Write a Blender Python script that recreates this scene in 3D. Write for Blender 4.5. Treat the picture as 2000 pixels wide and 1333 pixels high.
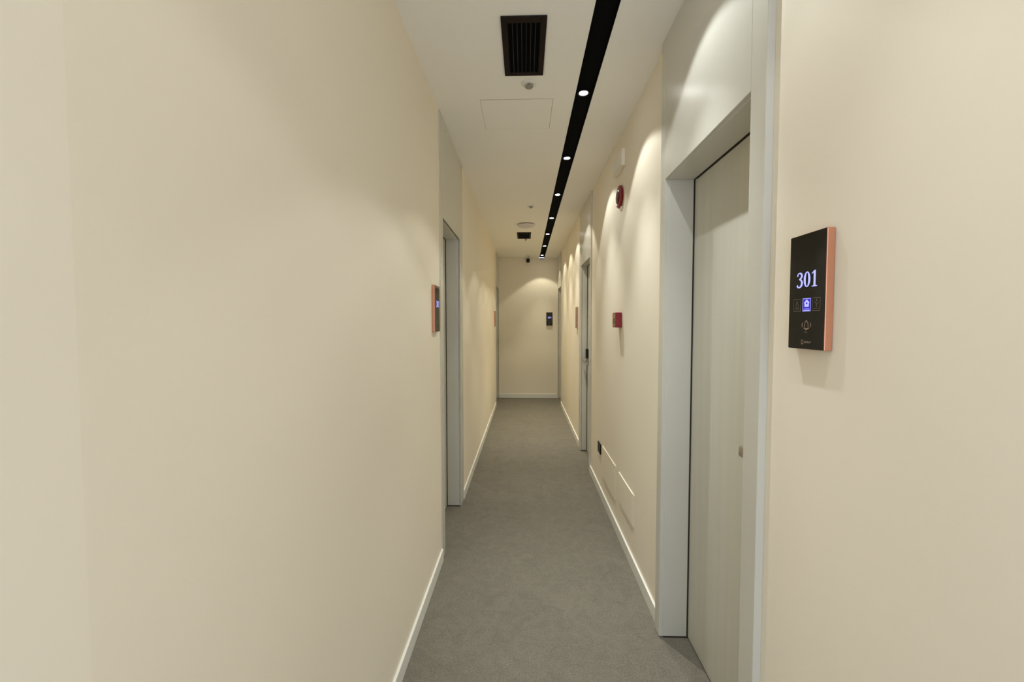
import bpy, bmesh, math
from mathutils import Vector, Matrix

for o in list(bpy.data.objects):
    bpy.data.objects.remove(o, do_unlink=True)
SC = bpy.context.scene
COL = SC.collection
PI = math.pi

# ------------------------------------------------------------------ camera, world, exposure
H = 1.5                                   # eye height
A, B, C = 0.5246, 0.6621, 2.80            # left wall x=-A, right wall x=B, ceiling z=C
YE = 8.47                                 # end wall
YB = -1.6                                 # back of the built part, left open for the world fill
PITCH, YAW, ROLL, FPX = -0.0415, -0.0304, -0.0008, 825.2


def camera_axes():
    cp, sp = math.cos(PITCH), math.sin(PITCH)
    cy, sy = math.cos(YAW), math.sin(YAW)
    cr, sr = math.cos(ROLL), math.sin(ROLL)
    Ry = Matrix(((cy, -sy, 0), (sy, cy, 0), (0, 0, 1)))
    Rp = Matrix(((1, 0, 0), (0, cp, sp), (0, -sp, cp)))
    Ax = Matrix(((1, 0, 0), (0, 0, -1), (0, 1, 0)))
    Rr = Matrix(((cr, -sr, 0), (sr, cr, 0), (0, 0, 1)))
    M = Rr @ Ax @ Rp @ Ry
    right, down, fwd = M[0], M[1], M[2]
    return Matrix((right, -down, -fwd)).transposed()


cam = bpy.data.cameras.new('camera')
cam.sensor_fit = 'HORIZONTAL'
cam.sensor_width = 36.0
cam.lens = FPX / 2000 * 36
cam.clip_start = 0.01
co = bpy.data.objects.new('camera', cam)
co.matrix_world = Matrix.Translation((0, 0, H)) @ camera_axes().to_4x4()
COL.objects.link(co)
SC.camera = co

SC.view_settings.view_transform = 'Standard'
SC.view_settings.look = 'None'
SC.view_settings.gamma = 1.0
SC.view_settings.use_curve_mapping = False
SC.view_settings.exposure = 0.16

W = bpy.data.worlds.new('added_cool_fill')  # cool fill added behind the camera, standing in for lobby light
SC.world = W
W.use_nodes = True
W.node_tree.nodes['Background'].inputs[0].default_value = (0.68, 0.79, 1.0, 1)
W.node_tree.nodes['Background'].inputs[1].default_value = 2.95
try:
    SC.cycles.max_bounces = 14
    SC.cycles.diffuse_bounces = 10
    SC.cycles.glossy_bounces = 4
    SC.cycles.caustics_reflective = False
    SC.cycles.sample_clamp_indirect = 6.0
except Exception:
    pass

SPOT_POWER = 13.5
CORE_POWER = 68.0
NEAR_DIM = {-0.37: 0.3, 0.57: 0.38, 1.514: 0.9}      # lamps near the open back, dimmed to balance the added fill


def lamp_color(y):
    # invented tint steps to shift the wall colour: cooler near, warmer towards the end
    if y < 2.0: return (0.93, 0.98, 1.0)
    if y < 3.5: return (0.97, 1.0, 0.97)
    if y < 6.0: return (1.0, 0.98, 0.88)
    return (1.0, 0.955, 0.76)


SPOT_ANGLE = math.radians(100)
SPOT_BLEND = 0.2
LAMP_X = 0.331
LAMP_Y = [-0.37, 0.57, 1.514, 2.458, 3.401, 4.345, 5.300, 6.236, 7.175, 8.136]
LAMP_TILT = {1.514: -3.0}                 # degrees towards the right wall
# the adjustable lamps are each turned a little along the corridor (degrees, + is away from the camera)
LAMP_PITCH = {2.458: -8.0, 3.401: -9.0, 4.345: 6.0, 5.300: 5.0, 6.236: -5.0, 7.175: -9.0, 8.136: -7.0}


# ------------------------------------------------------------------ helpers
class MB:
    """collects shapes and links them as one mesh object"""

    def __init__(self):
        self.bm = bmesh.new()

    def box(self, x0, x1, y0, y1, z0, z1, bevel=0.0, seg=2):
        xs, ys, zs = sorted((x0, x1)), sorted((y0, y1)), sorted((z0, z1))
        b = bmesh.new()
        v = [b.verts.new((x, y, z)) for x in xs for y in ys for z in zs]
        for f in ((0, 1, 3, 2), (4, 6, 7, 5), (0, 4, 5, 1), (2, 3, 7, 6), (0, 2, 6, 4), (1, 5, 7, 3)):
            b.faces.new([v[i] for i in f])
        bmesh.ops.recalc_face_normals(b, faces=b.faces)
        if bevel > 0:
            bmesh.ops.bevel(b, geom=list(b.edges), offset=bevel, segments=seg, affect='EDGES', profile=0.5)
        self.add(b)
        return self

    def add(self, b, mat=None):
        if mat is not None:
            b.transform(mat)
        me = bpy.data.meshes.new('tmp')
        b.to_mesh(me)
        b.free()
        self.bm.from_mesh(me)
        bpy.data.meshes.remove(me)

    def poly(self, pts):
        vs = [self.bm.verts.new(p) for p in pts]
        self.bm.faces.new(vs)
        return self

    def prism(self, outline, axis_pt):
        """outline: 3D points of a flat polygon; axis_pt: extrusion vector"""
        b = bmesh.new()
        e = Vector(axis_pt)
        lo = [b.verts.new(Vector(p)) for p in outline]
        hi = [b.verts.new(Vector(p) + e) for p in outline]
        b.faces.new(lo)
        b.faces.new(list(reversed(hi)))
        n = len(lo)
        for i in range(n):
            b.faces.new((lo[i], hi[i], hi[(i + 1) % n], lo[(i + 1) % n]))
        bmesh.ops.recalc_face_normals(b, faces=b.faces)
        self.add(b)
        return self

    def lathe(self, prof, mat, n=48):
        """prof: (radius, height) from the axis out; revolved about +z then placed by mat"""
        b = bmesh.new()
        rings = []
        for r, z in prof:
            if r < 1e-6:
                rings.append([b.verts.new((0, 0, z))])
            else:
                rings.append([b.verts.new((r * math.cos(2 * PI * k / n), r * math.sin(2 * PI * k / n), z)) for k in range(n)])
        for i in range(len(rings) - 1):
            p, q = rings[i], rings[i + 1]
            for k in range(n):
                k2 = (k + 1) % n
                if len(p) == 1 and len(q) == 1:
                    continue
                if len(p) == 1:
                    b.faces.new((p[0], q[k], q[k2]))
                elif len(q) == 1:
                    b.faces.new((p[k], q[0], p[k2]))
                else:
                    b.faces.new((p[k], q[k], q[k2], p[k2]))
        bmesh.ops.recalc_face_normals(b, faces=b.faces)
        self.add(b, mat)
        return self

    def build(self, name, material, parent=None, smooth=False):
        me = bpy.data.meshes.new(name)
        self.bm.to_mesh(me)
        self.bm.free()
        me.materials.append(material)
        if smooth:
            for p in me.polygons:
                p.use_smooth = True
            try:
                me.set_sharp_from_angle(angle=math.radians(35))
            except Exception:
                pass
        o = bpy.data.objects.new(name, me)
        COL.objects.link(o)
        if parent is not None:
            top = parent
            while top.parent is not None:
                top = top.parent
            me.transform(top.matrix_world.inverted())
            o.parent = parent
        return o


def tag(o, label=None, cat=None, group=None, kind=None):
    if label: o['label'] = label
    if cat: o['category'] = cat
    if group: o['group'] = group
    if kind: o['kind'] = kind
    return o


def empty(name, loc, rot=(0, 0, 0)):
    o = bpy.data.objects.new(name, None)
    o.location = loc
    o.rotation_euler = rot
    o.empty_display_size = 0.05
    COL.objects.link(o)
    bpy.context.view_layer.update()
    return o


def copy_tree(o, parent=None):
    c = o.copy()
    COL.objects.link(c)
    if parent is not None:
        c.parent = parent
    for ch in [x for x in bpy.data.objects if x.parent == o]:
        copy_tree(ch, c)
    return c


# ------------------------------------------------------------------ materials
def mat(name, color, rough=0.6, metal=0.0, spec=0.5, bump=None, vary=None, coat=0.0, emit=None, estr=0.0, stretch=None):
    m = bpy.data.materials.new(name)
    m.use_nodes = True
    nt = m.node_tree
    p = nt.nodes['Principled BSDF']
    p.inputs['Base Color'].default_value = (*color, 1)
    p.inputs['Roughness'].default_value = rough
    p.inputs['Metallic'].default_value = metal
    p.inputs['Specular IOR Level'].default_value = spec
    p.inputs['Coat Weight'].default_value = coat
    if emit:
        p.inputs['Emission Color'].default_value = (*emit, 1)
        p.inputs['Emission Strength'].default_value = estr
    if bump or vary:
        tc = nt.nodes.new('ShaderNodeTexCoord')
        mp = nt.nodes.new('ShaderNodeMapping')
        if stretch: mp.inputs['Scale'].default_value = stretch
        nt.links.new(tc.outputs['Object'], mp.inputs['Vector'])
    if vary:
        sc, amt = vary
        n = nt.nodes.new('ShaderNodeTexNoise')
        n.inputs['Scale'].default_value = sc
        n.inputs['Detail'].default_value = 5
        r = nt.nodes.new('ShaderNodeMapRange')
        r.inputs['From Min'].default_value = 0.3
        r.inputs['From Max'].default_value = 0.7
        r.inputs['To Min'].default_value = 1 - amt
        r.inputs['To Max'].default_value = 1 + amt
        mx = nt.nodes.new('ShaderNodeVectorMath')
        mx.operation = 'SCALE'
        mx.inputs[0].default_value = color
        nt.links.new(mp.outputs[0], n.inputs['Vector'])
        nt.links.new(n.outputs['Fac'], r.inputs['Value'])
        nt.links.new(r.outputs[0], mx.inputs['Scale'])
        nt.links.new(mx.outputs[0], p.inputs['Base Color'])
    if bump:
        sc, st, ds = bump
        n2 = nt.nodes.new('ShaderNodeTexNoise')
        n2.inputs['Scale'].default_value = sc
        n2.inputs['Detail'].default_value = 4
        b = nt.nodes.new('ShaderNodeBump')
        b.inputs['Strength'].default_value = st
        b.inputs['Distance'].default_value = ds
        nt.links.new(mp.outputs[0], n2.inputs['Vector'])
        nt.links.new(n2.outputs['Fac'], b.inputs['Height'])
        nt.links.new(b.outputs[0], p.inputs['Normal'])
    return m


M_WALL = mat('cream_wall_paint', (0.855, 0.785, 0.65), 0.62, spec=0.25, bump=(180, 0.05, 0.002), vary=(1.4, 0.012))
M_CEIL = mat('white_ceiling_paint', (0.89, 0.87, 0.81), 0.85, spec=0.2, bump=(200, 0.04, 0.002))
M_CASE = mat('grey_green_lacquer', (0.595, 0.58, 0.505), 0.26, spec=0.45, vary=(3, 0.01))
M_LEAF = mat('warm_grey_door_laminate', (0.56, 0.545, 0.465), 0.42, spec=0.4, vary=(2.0, 0.035), stretch=(1, 14, 0.3))
M_GAP = mat('dark_seal_and_gap_shade', (0.025, 0.018, 0.012), 0.8)
M_BASE = mat('white_baseboard_paint', (0.80, 0.79, 0.73), 0.4, spec=0.4)
M_BLACK = mat('matt_black_channel', (0.004, 0.004, 0.004), 0.8, spec=0.03)
M_BLACKM = mat('black_powder_coat', (0.008, 0.007, 0.006), 0.5, spec=0.2)
M_FIN = mat('dark_grey_fin', (0.035, 0.035, 0.036), 0.6, spec=0.12)
M_VFRAME = mat('dark_brown_grille_frame', (0.018, 0.011, 0.009), 0.6, spec=0.08)
M_LENS = mat('glowing_lamp_lens', (0.9, 0.9, 0.9), 0.4, emit=(1.0, 0.98, 0.93), estr=34.0)
M_GLASS = mat('black_glass_face', (0.006, 0.005, 0.004), 0.06, spec=0.42)
M_COPPER = mat('rose_copper_edge', (0.62, 0.28, 0.165), 0.36, metal=0.55)
M_BLUE = mat('blue_lit_digits', (0.2, 0.2, 0.6), 0.5, emit=(0.36, 0.38, 1.0), estr=1.05)
M_BLUED = mat('deep_blue_backlight', (0.02, 0.01, 0.2), 0.5, emit=(0.025, 0.010, 0.45), estr=0.75)
M_DIM = mat('dim_printed_mark', (0.14, 0.11, 0.085), 0.5)
M_DIM2 = mat('pale_printed_mark', (0.38, 0.27, 0.19), 0.5)
M_RED = mat('red_alarm_plastic', (0.23, 0.004, 0.007), 0.35, vary=(30, 0.05))
M_DRED = mat('dark_red_lens', (0.05, 0.004, 0.005), 0.25)
M_WHITE = mat('white_plastic', (0.76, 0.74, 0.68), 0.45)
M_WHITEC = mat('cool_white_plastic', (0.66, 0.62, 0.62), 0.4)
M_GREYP = mat('grey_sensor_plastic', (0.30, 0.29, 0.24), 0.5)
M_NICKEL = mat('brushed_nickel', (0.50, 0.44, 0.37), 0.3, metal=0.9, bump=(250, 0.05, 0.001))
M_AMBER = mat('label_print_with_glare', (0.32, 0.2, 0.10), 0.5, vary=(60, 0.5))  # brown mottle puts reflected glare into the label's colour


def carpet():
    m = bpy.data.materials.new('grey_loop_carpet')
    m.use_nodes = True
    nt = m.node_tree
    p = nt.nodes['Principled BSDF']
    p.inputs['Roughness'].default_value = 0.95
    p.inputs['Specular IOR Level'].default_value = 0.1
    tc = nt.nodes.new('ShaderNodeTexCoord')
    fine = nt.nodes.new('ShaderNodeTexNoise')
    fine.inputs['Scale'].default_value = 150
    fine.inputs['Detail'].default_value = 3
    fine.inputs['Roughness'].default_value = 0.7
    mid = nt.nodes.new('ShaderNodeTexNoise')
    mid.inputs['Scale'].default_value = 12
    mid.inputs['Detail'].default_value = 6
    mid.inputs['Distortion'].default_value = 1.5
    big = nt.nodes.new('ShaderNodeTexNoise')
    big.inputs['Scale'].default_value = 2.6
    big.inputs['Detail'].default_value = 3
    for n in (fine, mid, big):
        nt.links.new(tc.outputs['Object'], n.inputs['Vector'])
    def rng(n, lo, hi, a=0.3, b=0.7):
        r = nt.nodes.new('ShaderNodeMapRange')
        r.inputs['From Min'].default_value = a
        r.inputs['From Max'].default_value = b
        r.inputs['To Min'].default_value = lo
        r.inputs['To Max'].default_value = hi
        nt.links.new(n.outputs['Fac'], r.inputs['Value'])
        return r
    def mul(x, y):
        k = nt.nodes.new('ShaderNodeMath')
        k.operation = 'MULTIPLY'
        nt.links.new(x.outputs[0], k.inputs[0])
        nt.links.new(y.outputs[0], k.inputs[1])
        return k
    k = mul(mul(rng(fine, 0.70, 1.30), rng(mid, 0.91, 1.09)), rng(big, 0.96, 1.04))
    v = nt.nodes.new('ShaderNodeVectorMath')
    v.operation = 'SCALE'
    v.inputs[0].default_value = CARPET
    nt.links.new(k.outputs[0], v.inputs['Scale'])
    nt.links.new(v.outputs[0], p.inputs['Base Color'])
    b = nt.nodes.new('ShaderNodeBump')
    b.inputs['Strength'].default_value = 0.35
    b.inputs['Distance'].default_value = 0.004
    nt.links.new(fine.outputs['Fac'], b.inputs['Height'])
    nt.links.new(b.outputs[0], p.inputs['Normal'])
    return m


CARPET = (0.18, 0.163, 0.130)
M_CARPET = carpet()

# ------------------------------------------------------------------ room shell
CT = 0.022                                 # casing thickness on the wall
REC = 0.117                                # leaf set back from the wall face
SLOT = (0.286, 0.386)                      # black ceiling channel
WT = 0.30
LEFT_CORNER = 0.479

# doors: side, casing near/far, opening near/far (y), opening top
DOORS = [
    dict(n=1, s=1, c0=1.168, c1=2.042, o0=1.246, o1=1.980, top=2.158),
    dict(n=2, s=-1, c0=2.600, c1=3.530, o0=2.690, o1=3.395, top=2.172),
    dict(n=3, s=1, c0=4.210, c1=5.060, o0=4.270, o1=4.945, top=2.165),
    dict(n=4, s=-1, c0=7.617, c1=8.468, o0=7.705, o1=8.425, top=2.185),
    dict(n=5, s=1, c0=7.645, c1=8.468, o0=7.735, o1=8.408, top=2.180),
]


def struct(o):
    o['kind'] = 'structure'
    return o


struct(MB().box(-A - 1.2, B + WT, YB, YE + 0.2, -0.12, 0).build('floor', M_CARPET))
cm = MB()
cm.box(-A - 1.2, SLOT[0], YB, YE + 0.2, C, C + 0.14)
cm.box(SLOT[1], B + WT, YB, YE + 0.2, C, C + 0.14)
cm.box(SLOT[0], SLOT[1], YB, YE + 0.2, C + 0.06, C + 0.14)
struct(cm.build('ceiling', M_CEIL))


def wall(side, y_from):
    x0 = B if side > 0 else -A
    x1 = x0 + side * WT
    m = MB()
    y = y_from
    for d in sorted([d for d in DOORS if d['s'] == side], key=lambda d: d['o0']):
        hy0, hy1, hz = d['o0'] - 0.02, min(d['o1'] + 0.02, YE), d['top'] + 0.02
        m.box(x0, x1, y, hy0, 0, C)
        m.box(x0, x1, hy0, hy1, hz, C)
        y = hy1
    m.box(x0, x1, y, YE, 0, C)
    return m


struct(wall(1, YB).build('wall_right', M_WALL))
struct(wall(-1, LEFT_CORNER).build('wall_left', M_WALL))
# the stretch of wall nearest the camera turns away at a faint vertical corner
TURN = 0.06
nm = MB()
yb = YB
nm.prism([(-A, LEFT_CORNER, 0), (-A - TURN * (LEFT_CORNER - yb), yb, 0), (-A - TURN * (LEFT_CORNER - yb) - WT, yb, 0), (-A - WT, LEFT_CORNER, 0)], (0, 0, C))
struct(nm.build('wall_near_left', M_WALL))
struct(MB().box(-A - WT, B + WT, YE, YE + 0.15, 0, C).build('wall_end', M_WALL))


def skirting(name, side, y0, y1):
    x0 = B if side > 0 else -A
    t = 0.012 * side
    m = MB()
    m.box(x0, x0 - t, y0, y1, 0, 0.078, bevel=0.002)
    return struct(m.build(name, M_BASE))


skirting('baseboard_left', -1, LEFT_CORNER, 2.599)
skirting('baseboard_left_far', -1, 3.531, 7.616)
skirting('baseboard_right', 1, 2.043, 4.209)
skirting('baseboard_right_far', 1, 5.061, 7.644)
skirting('baseboard_right_near', 1, YB, 1.167)
struct(MB().box(-A + 0.024, B - 0.024, YE, YE - 0.012, 0.0, 0.082, bevel=0.002).build('baseboard_end', M_BASE))


# ------------------------------------------------------------------ doors
def lever_set(parent, s, xl, y_latch, direction):
    """black card lock above a nickel lever on the leaf face; direction: +1 lever points to +y"""
    z = 1.075
    m = MB()
    m.box(xl, xl - s * 0.024, y_latch - 0.036, y_latch + 0.036, 1.098, 1.205, bevel=0.004)
    lock = m.build('card_lock', M_BLACKM, parent)
    lock['label'] = 'black card reader above the lever'
    m = MB()
    m.box(xl, xl - s * 0.012, y_latch - 0.034, y_latch + 0.034, 1.02, 1.097, bevel=0.004)
    m.build('lock_plate', M_NICKEL, parent)
    m = MB()
    rx = Matrix.Rotation(-s * PI / 2, 4, 'Y')
    m.lathe([(0, 0), (0.011, 0), (0.011, 0.05), (0, 0.05)], Matrix.Translation((xl - s * 0.010, y_latch, z)) @ rx, 20)
    m.box(xl - s * 0.046, xl - s * 0.064, y_latch - direction * 0.013, y_latch + direction * 0.105, z - 0.017, z + 0.017, bevel=0.005)
    m.build('lever', M_NICKEL, parent, smooth=True)


def make_door(d):
    s, c0, c1, o0, o1, top = d['s'], d['c0'], d['c1'], d['o0'], d['o1'], d['top']
    x0 = B if s > 0 else -A
    root = empty('door_%d' % d['n'], (x0, (c0 + c1) / 2, 0))
    struct(root)
    ct = {1: CT, 3: 0.014}.get(d['n'], 0.006)
    xf = x0 - s * ct
    g = 0.003
    e = 0.0008
    # casing stiles run to the ceiling, the header panel stands between them
    for a0, a1 in ((c0, o0), (o1, c1)):
        st = MB().box(x0, xf, a0, a1, 0.004, C - 0.001, bevel=0.0012, seg=1).build('casing_stile', M_CASE, root)
    MB().box(x0, xf, o0 + e, o1 - e, top, C - 0.001, bevel=0.0012, seg=1).build('header_panel', M_CASE, root)
    # reveal lining, stands 5 mm into the opening behind the casing edge
    xa, xb = x0 - s * (ct - 0.018), x0 + s * (0.070 if d['n'] == 3 else REC)
    m = MB()
    m.box(xa, xb, o0 - 0.012, o0 + g, 0.008, top - g, bevel=0.0015)
    m.box(xa, xb, o1 - g, o1 + 0.012, 0.008, top - g, bevel=0.0015)
    m.box(xa, xb, o0 - 0.012, o1 + 0.012, top - g, top + 0.012, bevel=0.0015)
    m.build('reveal_lining', M_CASE, root)
    # dark seal behind, then the leaf
    m = MB()
    m.box(xb + s * 0.012, xb + s * 0.02, o0 - 0.014, o1 + 0.014, 0.001, top + 0.014)
    q = g + 0.0015
    ya, yb2 = xb - s * 0.010, xb - s * 0.0035
    m.box(ya, yb2, o0 + g - 0.002, o0 + q, 0.002, top - q)
    m.box(ya, yb2, o1 - q, o1 - g + 0.002, 0.002, top - q)
    m.box(ya, yb2, o0 + g - 0.002, o1 - g + 0.002, top - q, top - g + 0.002)
    m.box(xa + s * 0.002, xb, o1 - g + 0.001, o1 + 0.01, 0.001, 0.0082)  # dark strips paint the shadow in the gap under the lining
    m.box(xa + s * 0.002, xb, o0 - 0.01, o0 + g - 0.001, 0.001, 0.0082)
    m.build('seal_and_gap_shade', M_GAP, root)
    m = MB()
    m.box(xb - s * 0.004, xb + s * 0.010, o0 + g + 0.004, o1 - g - 0.004, 0.008, top - g - 0.005, bevel=0.001, seg=1)
    leaf = m.build('door_leaf', M_LEAF, root)
    leaf['label'] = 'flat warm grey door leaf set back in the reveal'
    xl = xb - s * 0.004
    if d['n'] == 1:
        lever_set(root, s, xl, o0 + 0.065, 1)
    elif d['n'] == 3:
        lever_set(root, s, xl, o1 - 0.060, -1)
    else:
        lever_set(root, s, xl, o0 + 0.065, 1)
    return root


for d in DOORS:
    make_door(d)


# ------------------------------------------------------------------ ceiling channel and downlights
tr = empty('light_channel', (LAMP_X, 3.5, C))
tag(tr, 'long black recessed light channel running the length of the ceiling', 'light track')
m = MB()
w = 0.002
m.box(SLOT[0] + 0.0005, SLOT[0] + w, YB, YE - 0.003, C - 0.0015, C + 0.055)
m.box(SLOT[1] - w, SLOT[1] - 0.0005, YB, YE - 0.003, C - 0.0015, C + 0.055)
m.box(SLOT[0] + w, SLOT[1] - w, YB, YE - 0.003, C + 0.010, C + 0.055)
m.build('channel_body', M_BLACK, tr)
MB().box(SLOT[0] + 0.012, SLOT[1] - 0.012, YE - 0.003, YE - 0.001, C - 0.022, C - 0.002).build('end_clip', M_FIN, tr)

lens_words = {
    2.458: 'round white downlight nearest the camera in the black ceiling channel',
    3.401: 'second downlight from the camera in the black channel, before the red alarm disc',
    4.345: 'third downlight along the black channel, level with the start of the far right door',
    5.300: 'fourth downlight along the black channel, level with the gap between sprinkler and white dome',
    6.236: 'fifth downlight along the black channel, beside the small far ceiling grille',
    7.175: 'second downlight from the end wall in the black channel',
    8.136: 'downlight closest to the end wall in the black channel',
    1.514: 'downlight just outside the top edge of the photo beside the near right door',
    0.57: 'downlight in the channel level with the room 301 plate, outside the picture',
    -0.37: 'downlight in the channel behind the camera',
}


def make_downlight():
    root = empty('downlight', (LAMP_X, 0, C))
    m = MB()
    m.lathe([(0.0265, 0.001), (0.033, -0.0005), (0.0345, 0.004), (0.0345, 0.0095), (0.0265, 0.0095), (0.0265, 0.001)], Matrix.Translation((LAMP_X, 0, C)), 40)
    m.build('bezel', M_BLACKM, root, smooth=True)
    m = MB()
    m.lathe([(0, 0.0015), (0.019, 0.0015), (0.023, 0.003), (0.023, 0.009), (0, 0.009)], Matrix.Translation((LAMP_X, 0, C)), 40)
    m.build('lens', M_LENS, root, smooth=True)
    return root


dl = make_downlight()
for i, y in enumerate(LAMP_Y):
    o = dl if i == 0 else copy_tree(dl)
    o.location = (LAMP_X, y, C)
    tag(o, lens_words[y], 'downlight', 'downlights in the black channel')
    L = bpy.data.lights.new('downlight_beam', 'SPOT')
    L.energy = SPOT_POWER * NEAR_DIM.get(y, 1.0)
    L.color = lamp_color(y)
    L.spot_size = SPOT_ANGLE
    L.spot_blend = SPOT_BLEND
    L.shadow_soft_size = 0.012
    lo = bpy.data.objects.new('downlight_beam', L)
    COL.objects.link(lo)
    lo.location = (LAMP_X, y, C - 0.014)
    lo.rotation_euler = (math.radians(LAMP_PITCH.get(y, 0.0)), math.radians(LAMP_TILT.get(y, 0.0)), 0)
    # the reflector throws a brighter core straight down
    L2 = bpy.data.lights.new('downlight_core', 'SPOT')
    L2.energy = CORE_POWER * NEAR_DIM.get(y, 1.0)
    L2.color = lamp_color(y)
    L2.spot_size = math.radians(62)
    L2.spot_blend = 1.0
    L2.shadow_soft_size = 0.012
    l2 = bpy.data.objects.new('downlight_core', L2)
    COL.objects.link(l2)
    l2.location = lo.location
    l2.rotation_euler = lo.rotation_euler


# ------------------------------------------------------------------ ceiling grilles
def grille(y0, y1, x0, x1, label):
    root = empty('air_grille', ((x0 + x1) / 2, (y0 + y1) / 2, C))
    tag(root, label, 'air vent', 'black ceiling grilles')
    z0, z1 = C - 0.008, C - 0.0005
    ix0, ix1, iy0, iy1 = x0 + 0.028, x1 - 0.027, y0 + 0.036, y1 - 0.026
    m = MB()
    m.box(x0, ix0, y0, y1, z0, z1, bevel=0.001, seg=1)
    m.box(ix1, x1, y0, y1, z0, z1, bevel=0.001, seg=1)
    m.box(ix0, ix1, y0, iy0, z0, z1, bevel=0.001, seg=1)
    m.box(ix0, ix1, iy1, y1, z0, z1, bevel=0.001, seg=1)
    m.build('frame', M_VFRAME, root)
    MB().box(ix0, ix1, iy0, iy1, C - 0.0015, C - 0.0005).build('backing', M_BLACK, root)
    n = 6
    for k in range(n):
        x = ix0 + (ix1 - ix0) * (k + 1) / (n + 1)
        MB().box(x - 0.0014, x + 0.0014, iy0, iy1, C - 0.0075, C - 0.0035).build('slat', M_FIN, root)
    m = MB()
    k = iy0 + 0.012
    while k < iy1 - 0.005:
        m.box(ix0, ix1, k - 0.0009, k + 0.0009, C - 0.0022, C - 0.0016)
        k += 0.0125
    m.build('cross_fins', M_BLACK, root)


grille(1.838, 2.262, -0.104, 0.094, 'large black slotted air grille in the ceiling nearest the camera')
grille(6.085, 6.512, -0.113, 0.088, 'small looking black air grille in the ceiling far down the corridor')

# access hatch: thin panel with hairline gaps
m = MB()
hx0, hx1, hy0, hy1 = -0.262, 0.163, 2.505, 2.880
root = empty('access_hatch', ((hx0 + hx1) / 2, (hy0 + hy1) / 2, C))
tag(root, 'flush square access hatch outlined by a hairline in the white ceiling', 'access hatch')
MB().box(hx0 + 0.0025, hx1 - 0.0025, hy0 + 0.0025, hy1 - 0.0025, C - 0.0015, C - 0.0002).build('hatch_panel', M_CEIL, root)
g = MB()
g.box(hx0, hx0 + 0.0012, hy0, hy1, C - 0.0007, C - 0.0001)
g.box(hx1 - 0.0022, hx1, hy0, hy1, C - 0.0007, C - 0.0001)
g.box(hx0, hx1, hy0, hy0 + 0.0020, C - 0.0007, C - 0.0001)
g.box(hx0, hx1, hy1 - 0.0012, hy1, C - 0.0007, C - 0.0001)
g.build('hatch_gap', mat('hairline_gap', (0.30, 0.27, 0.20), 0.9), root)


# ------------------------------------------------------------------ sprinklers, detector, access point, camera
def at(x, y, z):
    return Matrix.Translation((x, y, z))


def sprinkler(x, y, label):
    root = empty('sprinkler', (x, y, C))
    tag(root, label, 'sprinkler', 'ceiling sprinklers')
    MB().lathe([(0, -0.0002), (0.044, -0.0002), (0.044, -0.003), (0.032, -0.009), (0.022, -0.010), (0.020, -0.004), (0, -0.004)], at(x, y, C), 40).build('escutcheon', M_WHITE, root, smooth=True)
    m = MB()
    m.lathe([(0, -0.003), (0.008, -0.003), (0.008, -0.016), (0.004, -0.020), (0, -0.020)], at(x, y, C), 24)
    m.build('stem', M_GREYP, root, smooth=True)
    MB().lathe([(0, -0.019), (0.019, -0.0195), (0.021, -0.021), (0.019, -0.0225), (0, -0.023)], at(x, y, C), 32).build('deflector', M_GREYP, root, smooth=True)


sprinkler(0.022, 2.345, 'recessed ceiling sprinkler just behind the large black grille')
sprinkler(0.066, 4.735, 'small ceiling sprinkler in front of the white dome')
sprinkler(0.069, 8.150, 'ceiling sprinkler above the black camera at the end wall')

root = empty('sprinkler', (0.013, 6.58, C))
tag(root, 'tiny pale sprinkler head just behind the far ceiling grille', 'sprinkler', 'ceiling sprinklers')
MB().lathe([(0, -0.0002), (0.02, -0.0002), (0.02, -0.004), (0.012, -0.010), (0.012, -0.022), (0, -0.024)], at(0.013, 6.58, C), 24).build('sprinkler_head', M_GREYP, root, smooth=True)

root = empty('wireless_access_point', (0.013, 5.60, C))
tag(root, 'round white dome unit on the ceiling before the far grille', 'ceiling unit')
MB().lathe([(0, -0.0002), (0.085, -0.0002), (0.085, -0.010), (0, -0.010)], at(0.013, 5.60, C), 40).build('mounting_ring', M_GREYP, root, smooth=True)
MB().lathe([(0, -0.010), (0.112, -0.011), (0.118, -0.015), (0.112, -0.022), (0.092, -0.034), (0.06, -0.041), (0, -0.044)], at(0.013, 5.60, C), 56).build('dome_cover', M_WHITEC, root, smooth=True)

root = empty('security_camera', (0.062, YE, 2.735))
tag(root, 'tiny black security camera high on the end wall below the ceiling', 'camera')
ry = Matrix.Rotation(PI / 2, 4, 'X')
MB().lathe([(0, 0), (0.026, 0), (0.026, 0.008), (0.010, 0.012), (0.010, 0.045), (0, 0.045)], at(0.062, YE - 0.0005, 2.742) @ ry, 28).build('bracket', M_BLACKM, root, smooth=True)
MB().lathe([(0, 0), (0.028, 0.004), (0.036, 0.018), (0.036, 0.075), (0.032, 0.082), (0.022, 0.080), (0, 0.078)], at(0.062, YE - 0.035, 2.728) @ Matrix.Rotation(-0.25, 4, 'X') @ ry, 32).build('camera_body', M_BLACKM, root, smooth=True)
MB().lathe([(0, 0), (0.012, 0.0), (0.012, 0.004), (0, 0.006)], at(0.062, YE - 0.035, 2.728) @ Matrix.Rotation(-0.25, 4, 'X') @ ry @ at(0, 0, 0.079), 24).build('camera_lens', mat('amber_lens', (0.12, 0.07, 0.02), 0.15), root, smooth=True)


# ------------------------------------------------------------------ room number plates
def smooth_path(pts, per=8):
    out = []
    n = len(pts)
    for i in range(n - 1):
        p0, p1, p2, p3 = pts[max(i - 1, 0)], pts[i], pts[i + 1], pts[min(i + 2, n - 1)]
        for k in range(per):
            t = k / per
            out.append(tuple(0.5 * ((2 * b) + (c - a) * t + (2 * a - 5 * b + 4 * c - d) * t * t + (3 * b - a - 3 * c + d) * t ** 3) for a, b, c, d in zip(p0, p1, p2, p3)))
    out.append(tuple(pts[-1]))
    return out


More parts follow.
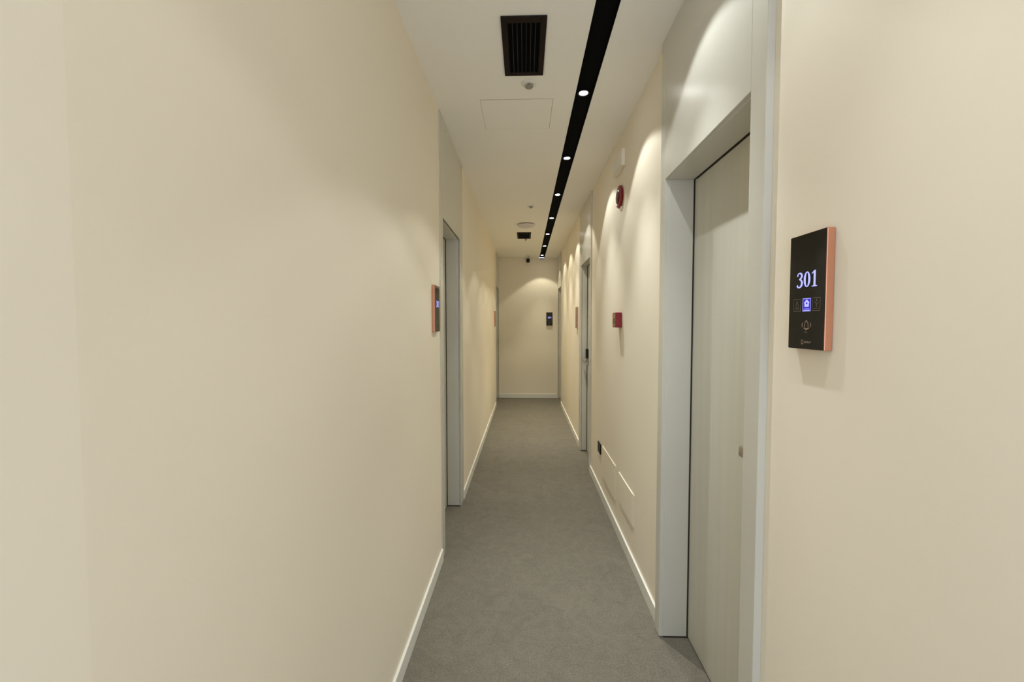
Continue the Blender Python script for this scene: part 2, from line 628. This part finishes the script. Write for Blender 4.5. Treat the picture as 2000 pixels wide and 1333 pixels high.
def ribbon(pts, per=8, closed=False):
    """variable width stroke in the plate plane: pts (u, v, width) -> list of quads"""
    P = smooth_path(pts, per) if per > 1 else pts
    L, R = [], []
    n = len(P)
    for i in range(n):
        a, b = P[max(i - 1, 0)], P[min(i + 1, n - 1)]
        if closed and i in (0, n - 1):
            a, b = P[n - 2], P[1]
        du, dv = b[0] - a[0], b[1] - a[1]
        l = math.hypot(du, dv) or 1
        nu, nv = -dv / l, du / l
        w = P[i][2] / 2
        L.append((P[i][0] + nu * w, P[i][1] + nv * w))
        R.append((P[i][0] - nu * w, P[i][1] - nv * w))
    return [(L[i], L[i + 1], R[i + 1], R[i]) for i in range(n - 1)]


def rect(u0, v0, u1, v1):
    return [((u0, v0), (u1, v0), (u1, v1), (u0, v1))]


def outline_rect(u0, v0, u1, v1, w):
    return rect(u0, v0, u1, v0 + w) + rect(u0, v1 - w, u1, v1) + rect(u0, v0 + w, u0 + w, v1 - w) + rect(u1 - w, v0 + w, u1, v1 - w)


def ring(cu, cv, ru, rv, wu, wv, n=36):
    q = []
    for k in range(n):
        a, b = 2 * PI * k / n, 2 * PI * (k + 1) / n
        q.append(((cu + ru * math.cos(a), cv + rv * math.sin(a)), (cu + ru * math.cos(b), cv + rv * math.sin(b)),
                  (cu + (ru - wu) * math.cos(b), cv + (rv - wv) * math.sin(b)), (cu + (ru - wu) * math.cos(a), cv + (rv - wv) * math.sin(a))))
    return q


def disc(cu, cv, r, n=20):
    return [tuple((cu + r * math.cos(2 * PI * k / n), cv + r * math.sin(2 * PI * k / n)) for k in range(n))]


def glyph(ch):
    """serif bold figures in a 0.6 x 1 box"""
    if ch == '3':
        q = ribbon([(.07, .76, .05), (.12, .88, .07), (.28, .955, .08), (.44, .90, .13), (.50, .77, .17), (.44, .64, .14), (.26, .55, .06)])
        q += ribbon([(.24, .56, .05), (.42, .50, .11), (.52, .34, .18), (.48, .16, .17), (.34, .05, .10), (.18, .04, .08), (.08, .10, .08)])
        q += disc(.10, .13, .075) + disc(.12, .80, .05)
        return q
    if ch == '0':
        return ring(.30, .5, .27, .49, .165, .055)
    if ch == '1':
        q = rect(.24, .05, .42, .97) + rect(.08, 0, .56, .055)
        q += [((.24, .97), (.06, .84), (.06, .79), (.24, .86))] + [((.30, 1.0), (.42, 1.0), (.42, .9), (.24, .9), (.24, .97))]
        return q
    if ch == '2':
        q = ribbon([(.10, .74, .08), (.14, .88, .09), (.30, .955, .08), (.46, .88, .14), (.48, .70, .17), (.36, .48, .13), (.20, .26, .10), (.08, .08, .10)])
        q += rect(.05, 0, .52, .13) + rect(.48, 0, .53, .24) + disc(.13, .76, .065)
        return q
    return []


def place(quads, u0, v0, su, sv):
    return [tuple((u0 + p[0] * su, v0 + p[1] * sv) for p in f) for f in quads]


def make_plate():
    """plate in local space: u = x from 0 to .122, v = z from 0 to .265, face towards -y"""
    Wd, Hh, T = 0.122, 0.265, 0.020
    root = empty('number_plate', (0, 0, 0))
    MB().box(0, Wd, -0.0005, -T + 0.0015, 0, Hh, bevel=0.002).build('copper_frame', M_COPPER, root)['label'] = 'copper coloured edge frame'
    MB().box(0.0008, Wd - 0.0008, -T + 0.0016, -T, 0.0008, Hh - 0.0008, bevel=0.0005, seg=1).build('glass_face', M_GLASS, root)['label'] = 'black glass face'

    def marks(name, quads, material, depth=0.0003, parent=root, label=None):
        m = MB()
        for k, f in enumerate(quads):
            y = -T - depth - (k % 3) * 0.00002
            m.poly([(p[0], y, p[1]) for p in f])
        o = m.build(name, material, parent)
        if label: o['label'] = label
        return o

    # three symbol buttons
    bl = marks('button_outline', outline_rect(.0185, .0875, .0445, .1160, .0012) + rect(.0185, .0925, .0445, .0932), M_DIM)
    marks('button_icon', ribbon([(.031, .112, .001), (.0275, .104, .0012), (.0255, .097, .0012), (.031, .0955, .0012), (.038, .0965, .0012), (.0365, .101, .0012), (.032, .1065, .0012), (.029, .099, .0012)], 5) + ring(.0325, .1095, .0018, .0022, .0008, .0008, 14), M_DIM, parent=bl)
    br = marks('button_outline', outline_rect(.0840, .0875, .1095, .1170, .0012) + rect(.0840, .0925, .1095, .0932), M_DIM)
    marks('button_icon', ring(.0975, .1115, .0024, .0030, .0012, .0012, 16) + ribbon([(.092, .1065, .0013), (.0965, .1045, .0015), (.0975, .099, .0018), (.0955, .0945, .0013)], 5) + ribbon([(.103, .1055, .0013), (.0985, .103, .0014), (.0965, .0985, .0014)], 5), M_DIM, parent=br)
    bc = marks('lit_button', rect(.0510, .0872, .0785, .1168), M_BLUED, 0.00025, label='blue lit middle button')
    hs = [((.0560, .1075), (.0648, .1145), (.0648, .1085), (.0615, .1060)), ((.0648, .1145), (.0738, .1075), (.0680, .1060), (.0648, .1085)),
          ((.0560, .1075), (.0615, .1060), (.0630, .1030), (.0575, .1030)), ((.0738, .1075), (.0722, .1030), (.0668, .1030), (.0680, .1060))]
    bi = marks('button_icon', outline_rect(.0510, .0872, .0785, .1168, .0011) + hs + rect(.0575, .0975, .0722, .1030) + rect(.0555, .0920, .0740, .0932) + rect(.0535, .0888, .0760, .0900), M_BLUE, 0.0004, parent=bc)
    # bell with sound waves
    bell = ribbon([(.0570, .0478, .0013), (.0592, .0500, .0013), (.0597, .0580, .0013), (.0622, .0635, .0014), (.0655, .0655, .0016), (.0688, .0635, .0014), (.0713, .0580, .0013), (.0718, .0500, .0013), (.0740, .0478, .0013)], 5)
    bell += ribbon([(.0570, .0478, .0014), (.0655, .0470, .0020), (.0740, .0478, .0014)], 4) + disc(.0655, .0455, .0018, 12)
    bell += ribbon([(.0535, .0620, .0008), (.0518, .0560, .0011), (.0535, .0500, .0008)], 4) + ribbon([(.0775, .0620, .0008), (.0792, .0560, .0011), (.0775, .0500, .0008)], 4)
    bell += ribbon([(.0508, .0600, .0006), (.0496, .0560, .0008), (.0508, .0520, .0006)], 4) + ribbon([(.0802, .0600, .0006), (.0814, .0560, .0008), (.0802, .0520, .0006)], 4)
    marks('bell_symbol', bell, M_DIM2)
    tx = rect(.0600, .0385, .0612, .0412) + rect(.0600, .0395, .0640, .0402) + rect(.0628, .0375, .0640, .0412) + rect(.0665, .0378, .0700, .0386) + rect(.0672, .0386, .0680, .0408)
    marks('small_print', tx, M_DIM)
    lg = ring(.0525, .0170, .0042, .0048, .0011, .0011, 20) + rect(.0495, .0112, .0520, .0120) + rect(.0530, .0112, .0556, .0120)
    for k in range(6):
        u = .0595 + k * .0040
        lg += rect(u, .0145, u + .0011, .0190) + rect(u, .0145 + (k % 3) * .0017, u + .0030, .0155 + (k % 3) * .0017)
    marks('logo', lg, M_DIM2)
    return root


def digits(root, text):
    m = MB()
    spans = {0: (.0265, .0490), 1: (.0510, .0760), 2: (.0770, .0985)}
    k = 0
    for i, ch in enumerate(text):
        u0, u1 = spans[i]
        s = (u1 - u0) / 0.6
        for f in place(glyph(ch), u0, .142, s, .036):
            m.poly([(p[0], -0.0203 - (k % 4) * 0.00002, p[1]) for p in f])
            k += 1
    o = m.build('room_number', M_BLUE)
    o.parent = root
    o['label'] = 'glowing blue room number ' + text
    return o


plate0 = make_plate()
plates = [
    # location of the lower left corner as read, rotation about z, text, label
    ((B, 1.050, 1.440), -PI / 2, '301', 'black glass room plate reading 301 with copper edge on the near right wall'),
    ((-A, 2.374, 1.453), PI / 2, '302', 'copper edged room plate on the left wall beside the near left door'),
    ((0.427, YE, 1.457), 0.0, '303', 'black room plate with blue number facing the camera on the end wall'),
    ((B, 5.400, 1.440), -PI / 2, '', 'thin copper edged plate on the right wall just past the far right door'),
    ((-A, 7.215, 1.450), PI / 2, '', 'faint copper edged plate far down the left wall before the end'),
]
for i, (loc, rz, text, label) in enumerate(plates):
    r = plate0 if i == 0 else copy_tree(plate0)
    if i:
        for ch in [c for c in r.children_recursive if c.name.startswith('lit_button')]:
            for c2 in list(ch.children):
                bpy.data.objects.remove(c2, do_unlink=True)
            bpy.data.objects.remove(ch, do_unlink=True)
    r.location = loc
    r.rotation_euler = (0, 0, rz)
    tag(r, label, 'room number plate', 'room number plates')
for r in [o for o in COL.objects if o.type == 'EMPTY' and o.name.startswith('number_plate')]:
    for (loc, rz, text, label) in plates:
        if r['label'] == label and text:
            digits(r, text)

# ------------------------------------------------------------------ things on the right wall
rz_out = Matrix.Rotation(-PI / 2, 4, 'Y')       # lathe axis +z -> -x
# alarm sounder
root = empty('alarm_sounder', (B, 2.968, 2.370))
tag(root, 'round dark red fire alarm sounder high on the right wall', 'fire alarm')
MB().lathe([(0, 0.0005), (0.066, 0.0005), (0.075, 0.006), (0.077, 0.013), (0.073, 0.020), (0.058, 0.024), (0.055, 0.021), (0, 0.021)], at(B, 2.968, 2.370) @ rz_out, 56).build('alarm_body', M_RED, root, smooth=True)
MB().lathe([(0, 0.021), (0.052, 0.0212), (0.048, 0.026), (0.030, 0.031), (0, 0.033)], at(B, 2.968, 2.370) @ rz_out, 48).build('alarm_lens', M_DRED, root, smooth=True)
MB().box(B - 0.0005, B - 0.010, 2.935, 2.955, 2.278, 2.300, bevel=0.002).build('cable_stub', M_WHITE, root)
# manual call point
root = empty('fire_call_point', (B, 2.955, 1.472))
tag(root, 'square red fire alarm call point box at chest height on the right wall', 'fire alarm')
MB().box(B - 0.0005, B - 0.043, 2.905, 3.005, 1.472, 1.575, bevel=0.004).build('call_point_body', M_RED, root)
fr = MB().box(B - 0.043, B - 0.0455, 2.911, 2.999, 1.480, 1.567, bevel=0.001, seg=1).build('face_plate', M_AMBER, root)
fr['label'] = 'brown front face with glare painted into its colour'
MB().box(B - 0.0455, B - 0.0465, 2.930, 2.980, 1.500, 1.535).build('press_pane', M_DRED, root)
# slim white box
root = empty('emergency_light', (B, 2.98, 2.545))
tag(root, 'slim white rectangular box high on the right wall above the red disc', 'wall box')
MB().box(B - 0.0005, B - 0.026, 2.853, 3.108, 2.545, 2.655, bevel=0.003).build('box_housing', M_WALL, root)
MB().box(B - 0.026, B - 0.029, 2.865, 3.096, 2.556, 2.644, bevel=0.001, seg=1).build('front_cover', M_WHITE, root)
# socket
root = empty('wall_socket', (B, 3.70, 0.355))
tag(root, 'dark wall socket low on the right wall beside the access covers', 'socket')
MB().box(B - 0.0005, B - 0.010, 3.635, 3.765, 0.362, 0.450, bevel=0.002).build('socket_plate', M_BLACKM, root)
for yy in (3.668, 3.732):
    MB().lathe([(0, 0.0), (0.021, 0.0), (0.021, 0.003), (0.017, 0.0035), (0.016, 0.001), (0, 0.001)], at(B - 0.0099, yy, 0.406) @ rz_out, 28).build('socket_ring', mat('brown_plastic', (0.06, 0.04, 0.03), 0.4), root)
# covers
for y0, y1, z0, z1, lab in ((3.030, 3.578, 0.212, 0.464, 'farther of the two low painted covers on the right wall, next to the dark socket'),
                            (2.522, 2.955, 0.262, 0.460, 'nearer of the two low painted covers on the right wall, towards the camera')):
    root = empty('wall_cover', (B, (y0 + y1) / 2, z0))
    tag(root, lab, 'wall cover', 'low painted wall covers')
    MB().prism([(B - 0.0002, y0, z0), (B - 0.007, y0 + 0.05, z0), (B - 0.007, y1 - 0.03, z0), (B - 0.0002, y1, z0)], (0, 0, z1 - z0)).build('cover_panel', M_WALL, root)
